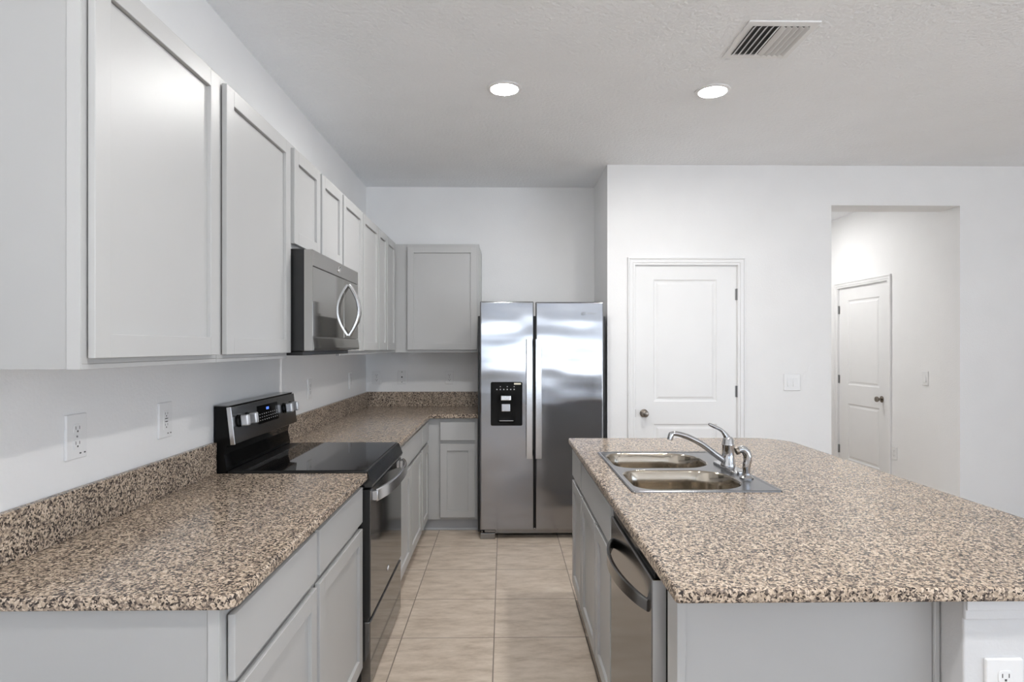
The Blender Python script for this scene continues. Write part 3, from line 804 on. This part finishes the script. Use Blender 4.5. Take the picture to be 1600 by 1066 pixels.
# ------------------------------------------------------------------ refrigerator
FY = 4.560
r = thing('refrigerator', 'stainless side-by-side refrigerator with ice and water dispenser in the left door', 'refrigerator', (0.287, 4.95, 0))
bm = NB(); box(bm, -0.1985, 0.784, 4.655, YB-0.04, 0.03, 1.69, 0.004); obj('case', bm, 'black', r)  # widened past the doors; its black stands in the shaded side gaps
def mpF(a, b, c): return (a, FY+0.085-c, b)
L0, L1, R0, R1 = -0.179, 0.226, 0.241, 0.754
D0, D1, E0, E1 = -0.098, 0.141, 0.858, 1.188
bm = slab(rect(L0, L1, 0.070, 1.796), 0.006, 0.0, 0.085, 0.010, holes=[(rect(D0, D1, E0, E1), 0.012)], mp=mpF, eseg=4)
dl = obj('door', bm, 'fridge_steel', r, True)
bm = slab(rect(R0, R1, 0.070, 1.792), 0.006, 0.0, 0.085, 0.010, mp=mpF, eseg=4); dr = obj('door', bm, 'fridge_steel', r, True)
for par, xx in ((dl, 0.192), (dr, 0.261)):
    bm = NB(); P = []
    for k in range(25):
        u = k/24; P.append((xx, FY-0.040-0.010*(1-abs(2*u-1)**2), 0.617+0.894*u))
    strap(bm, P, 0.0225, 0.009, (1, 0, 0), 0.12)
    for zz in (0.650, 1.478): box(bm, xx-0.013, xx+0.013, FY-0.038, FY-0.0005, zz-0.02, zz+0.02, 0.003)
    obj('handle', bm, 'bright', par, True)
# dispenser niche
t = bmesh.new(); P = rect(D0+0.0005, D1-0.0005, E0+0.0005, E1-0.0005)
N_ = rect(-0.045, 0.088, 0.884, 1.095)
rg = [ring(t, rloop(P, 0.0115, 6), 0.02), ring(t, rloop(P, 0.0115, 6), 0.0872), ring(t, rloop(off_poly(P, 0.003), 0.009, 6), 0.0885)]
for a, b in zip(rg, rg[1:]): skin(t, a, b)
h0 = ring(t, rloop(N_, 0.012, 6), 0.0885); h1 = ring(t, rloop(off_poly(N_, 0.006), 0.01, 6), 0.030)
cap(t, rg[-1], [h0]); skin(t, h0, h1); cap(t, h1); cap(t, rg[0])
bm = NB(); merge(bm, t, mpF); dsp = obj('dispenser', bm, 'blackgloss', r, True)
bm = NB(); box(bm, -0.023, 0.056, FY+0.012, FY+0.05, 1.046, 1.086, 0.006); obj('ice_chute', bm, 'bright', dsp)
bm = NB(); box(bm, -0.018, 0.050, FY+0.020, FY+0.052, 0.962, 1.020, 0.005); obj('paddle', bm, 'steel', dsp)
bm = NB(); box(bm, -0.032, 0.074, FY+0.004, FY+0.050, 0.8905, 0.897, 0.002); obj('drip_tray', bm, 'steel', dsp)
bm = NB(); box(bm, 0.078, 0.130, FY-0.0042, FY-0.0036, 1.168, 1.181); obj('label_strip', bm, 'label', dsp)
bm = NB()
for k in range(6): box(bm, -0.055+k*0.026, -0.047+k*0.026, FY-0.0042, FY-0.0036, 1.128, 1.136)
for k in range(3): box(bm, -0.028+k*0.052, -0.022+k*0.052, FY-0.0042, FY-0.0036, 1.150, 1.156)
obj('control_marks', bm, 'marks', dsp)
bm = NB(); box(bm, -0.125, 0.76, 4.635, 4.654, 0.022, 0.066, 0.003); obj('base_grille', bm, 'darksteel', r)
for xx in (-0.176, 0.638):
    bm = NB(); box(bm, xx, xx+0.112, 4.566, 4.654, 0.0, 0.046, 0.004); box(bm, xx+0.030, xx+0.112, 4.580, 4.654, 0.0461, 0.067, 0.003); box(bm, xx+0.006, xx+0.018, 4.576, 4.654, 0.0461, 0.062, 0.002); obj('foot', bm, 'darksteel', r)
for xx in (-0.13, 0.70):
    bm = NB(); box(bm, xx-0.03, xx+0.03, 4.60, 4.76, 1.691, 1.715, 0.004); obj('hinge_cover', bm, 'black', r)
bm = NB()
swirl(bm, lambda a, b, c: (a, FY-c, b), 0.606, 1.704, 0.0006, 0.018)
for k in range(7): box(bm, 0.632+k*0.009, 0.637+k*0.009, FY-0.0012, FY-0.0002, 1.699, 1.709+0.004*(k % 3 == 0))
obj('emblem', bm, 'darksteel', r)

# ------------------------------------------------------------------ outlets and switches
def outlet_at(loc, facing, label, w=0.084, h=0.128, sensor=False, kind='duplex', name='wall_outlet', cat='outlet', group='wall outlets'):
    x, y, z = loc
    mp = {'E': lambda a, b, c: (x+c, y+a, z+b), 'S': lambda a, b, c: (x+a, y-c, z+b), 'W': lambda a, b, c: (x-c, y-a, z+b)}[facing]
    r = thing(name, label, cat, loc, group)
    bm = slab(rect(-w/2, w/2, -h/2, h/2), 0.004, 0.0005, 0.0075, 0.003, mp=mp); pl = obj('cover_plate', bm, 'plate', r, True)
    if sensor:
        bm = NB()
        for s in (0.014, 0.032): mbox(bm, mp, s-0.004, s+0.003, -h/2+0.013, -h/2+0.017, 0.0076, 0.0080)
        obj('sensor', bm, 'slot', r)
    if kind == 'duplex':
        for zc in (0.0215, -0.0215):
            bm = slab(rect(-0.0165, 0.0165, zc-0.0145, zc+0.0145), 0.009, 0.0076, 0.0095, 0.0008, mp=mp); rc = obj('receptacle', bm, 'plate', r, True)
            bm = NB()
            mbox(bm, mp, -0.0085, -0.0065, zc-0.001, zc+0.008, 0.0096, 0.0099); mbox(bm, mp, 0.0065, 0.0085, zc-0.001, zc+0.008, 0.0096, 0.0099)
            mbox(bm, mp, -0.0025, 0.0025, zc-0.009, zc-0.004, 0.0096, 0.0099); obj('slot', bm, 'slot', rc)
        bm = NB(); o = Vector(mp(0, 0, 0.0076)); lathe(bm, [(0.003, 0), (0.0028, 0.001), (0, 0.0012)], o, Vector(mp(0, 0, 1))-o, 12); obj('screw', bm, 'hinge', r)
    elif kind == 'decora':
        bm = slab(rect(-0.0165, 0.0165, -0.034, 0.034), 0.003, 0.0076, 0.0095, 0.0008, mp=mp); rc = obj('receptacle', bm, 'plate', r, True)
        bm = NB()
        for zc in (0.020, -0.020):
            mbox(bm, mp, -0.0085, -0.0065, zc, zc+0.008, 0.0096, 0.0099); mbox(bm, mp, 0.0065, 0.0085, zc, zc+0.008, 0.0096, 0.0099); mbox(bm, mp, -0.0025, 0.0025, zc-0.008, zc-0.003, 0.0096, 0.0099)
        mbox(bm, mp, -0.009, 0.009, 0.004, 0.007, 0.0096, 0.0101); mbox(bm, mp, -0.009, 0.009, -0.007, -0.004, 0.0096, 0.0101)
        obj('slot', bm, 'slot', rc)
    elif kind == 'jack':
        bm = NB(); mbox(bm, mp, -0.006, 0.006, -0.006, 0.006, 0.0076, 0.0095); obj('jack', bm, 'slot', r)
        for zc in (0.045, -0.045):
            bm = NB(); o = Vector(mp(0, zc, 0.0076)); lathe(bm, [(0.0042, 0), (0.004, 0.001), (0, 0.0012)], o, Vector(mp(0, zc, 1))-o, 12); obj('screw', bm, 'slot', r)
    elif kind == 'switch':
        n = 2 if w > 0.1 else 1
        for k in range(n):
            ac = (k-(n-1)/2)*0.046
            bm = slab([(0.0076, -0.033), (0.0135, -0.033), (0.0085, 0.033), (0.0076, 0.033)], 0, ac-0.0165, ac+0.0165, mp=lambda a, b, c: mp(c, b, a)); obj('rocker', bm, 'plate', r)
    return r
outlet_at((XL, 1.724+LY, 1.200), 'E', 'white duplex outlet on the left wall nearest the camera', sensor=True)
outlet_at((XL, 2.176+LY, 1.192), 'E', 'white outlet on the left wall just before the range', sensor=True, kind='decora')
outlet_at((XL, 3.797+LY, 1.188), 'E', 'white outlet on the left wall, first one beyond the range')
outlet_at((XL, 4.802+LY, 1.181), 'E', 'white outlet on the left wall close to the far corner', kind='decora')
outlet_at((-1.127, YB, 1.180), 'S', 'white outlet on the back wall closest to the corner', w=0.076, h=0.116)
outlet_at((-0.903, YB, 1.184), 'S', 'white cable plate with three dark dots on the back wall', w=0.080, h=0.122, kind='jack', name='cable_plate', cat='cable plate')
outlet_at((-0.482, YB, 1.180), 'S', 'white outlet on the back wall beside the refrigerator', w=0.076, h=0.116)
outlet_at((px_x(1237, YP), YP, 1.176), 'S', 'white double light switch on the wall right of the pantry door', w=0.128, h=0.130, kind='switch', name='light_switch', cat='switch', group='light switches')
outlet_at((XH, hy(1446), 1.176), 'W', 'white light switch inside the hall opening', w=0.080, h=0.125, kind='switch', name='light_switch', cat='switch', group='light switches')
outlet_at((XH, hy(1398), 0.447), 'W', 'white outlet low on the hall wall beside the hall door', w=0.080, h=0.120)
outlet_at((1.1290, KY, 0.690), 'S', 'white outlet on the white knee wall under the island overhang', w=0.086, h=0.124)

# ------------------------------------------------------------------ recessed ceiling lights and ceiling vent
def downlight(loc, label):
    x, y, z = loc
    r = thing('recessed_light', label, 'ceiling light', loc, 'recessed ceiling lights')
    bm = NB(); lathe(bm, [(0.096, -0.0005), (0.095, -0.004), (0.086, -0.008), (0.076, -0.0085), (0.074, -0.004), (0.074, -0.0005)], loc, (0, 0, 1), 40); obj('trim_ring', bm, 'trim', r, True)
    bm = NB(); lathe(bm, [(0.0735, -0.0010), (0.0735, -0.0030), (0.060, -0.0055), (0.03, -0.007), (0, -0.0075)], loc, (0, 0, 1), 40); obj('lens', bm, 'lamp', r, True)
    return r
d0 = downlight((0.0035, 3.319, ZC), 'lit recessed light in the ceiling, left of the two in view')
dup(d0, (1.158, 3.336, ZC), 'lit recessed light in the ceiling, right one below the vent')
dup(d0, (0.0035, 0.55, ZC), 'added unseen recessed fill light, overhead on the left')  # this pair is unseen, added to fill light on the worktops
dup(d0, (1.158, 0.55, ZC), 'added unseen recessed fill light, overhead on the right')
dup(d0, (2.78, 6.40, ZC), 'lit recessed light in the hall ceiling beyond the opening')

vx0, vx1, vy0, vy1 = 1.066, 1.384, 2.610, 2.945
r = thing('ceiling_vent', 'white louvred air register in the ceiling', 'vent', ((vx0+vx1)/2, (vy0+vy1)/2, ZC))
mpC = lambda a, b, c: (a, b, ZC-c)
bm = slab(rect(vx0, vx1, vy0, vy1), 0.003, 0.0005, 0.007, 0.003, holes=[(rect(vx0+0.032, vx1-0.032, vy0+0.036, vy1-0.036), 0)], mp=mpC); obj('frame', bm, 'trim', r, True)
bm = NB(); box(bm, vx0+0.03, vx1-0.03, vy0+0.034, vy1-0.034, ZC-0.0018, ZC-0.0006); obj('duct', bm, 'slot', r)
ns = 10
for k in range(ns):
    xx = vx0+0.040+(vx1-vx0-0.080)*k/(ns-1)
    s = -1 if k < ns/2 else 1
    bm = slab([(xx-0.011*s, ZC-0.0022), (xx-0.0095*s, ZC-0.0022), (xx+0.008*s, ZC-0.0155), (xx+0.0065*s, ZC-0.0155)][::(1 if s > 0 else -1)], 0, vy0+0.037, vy1-0.037, mp=lambda a, b, c: (a, c, b)); obj('louvre', bm, 'trim', r)
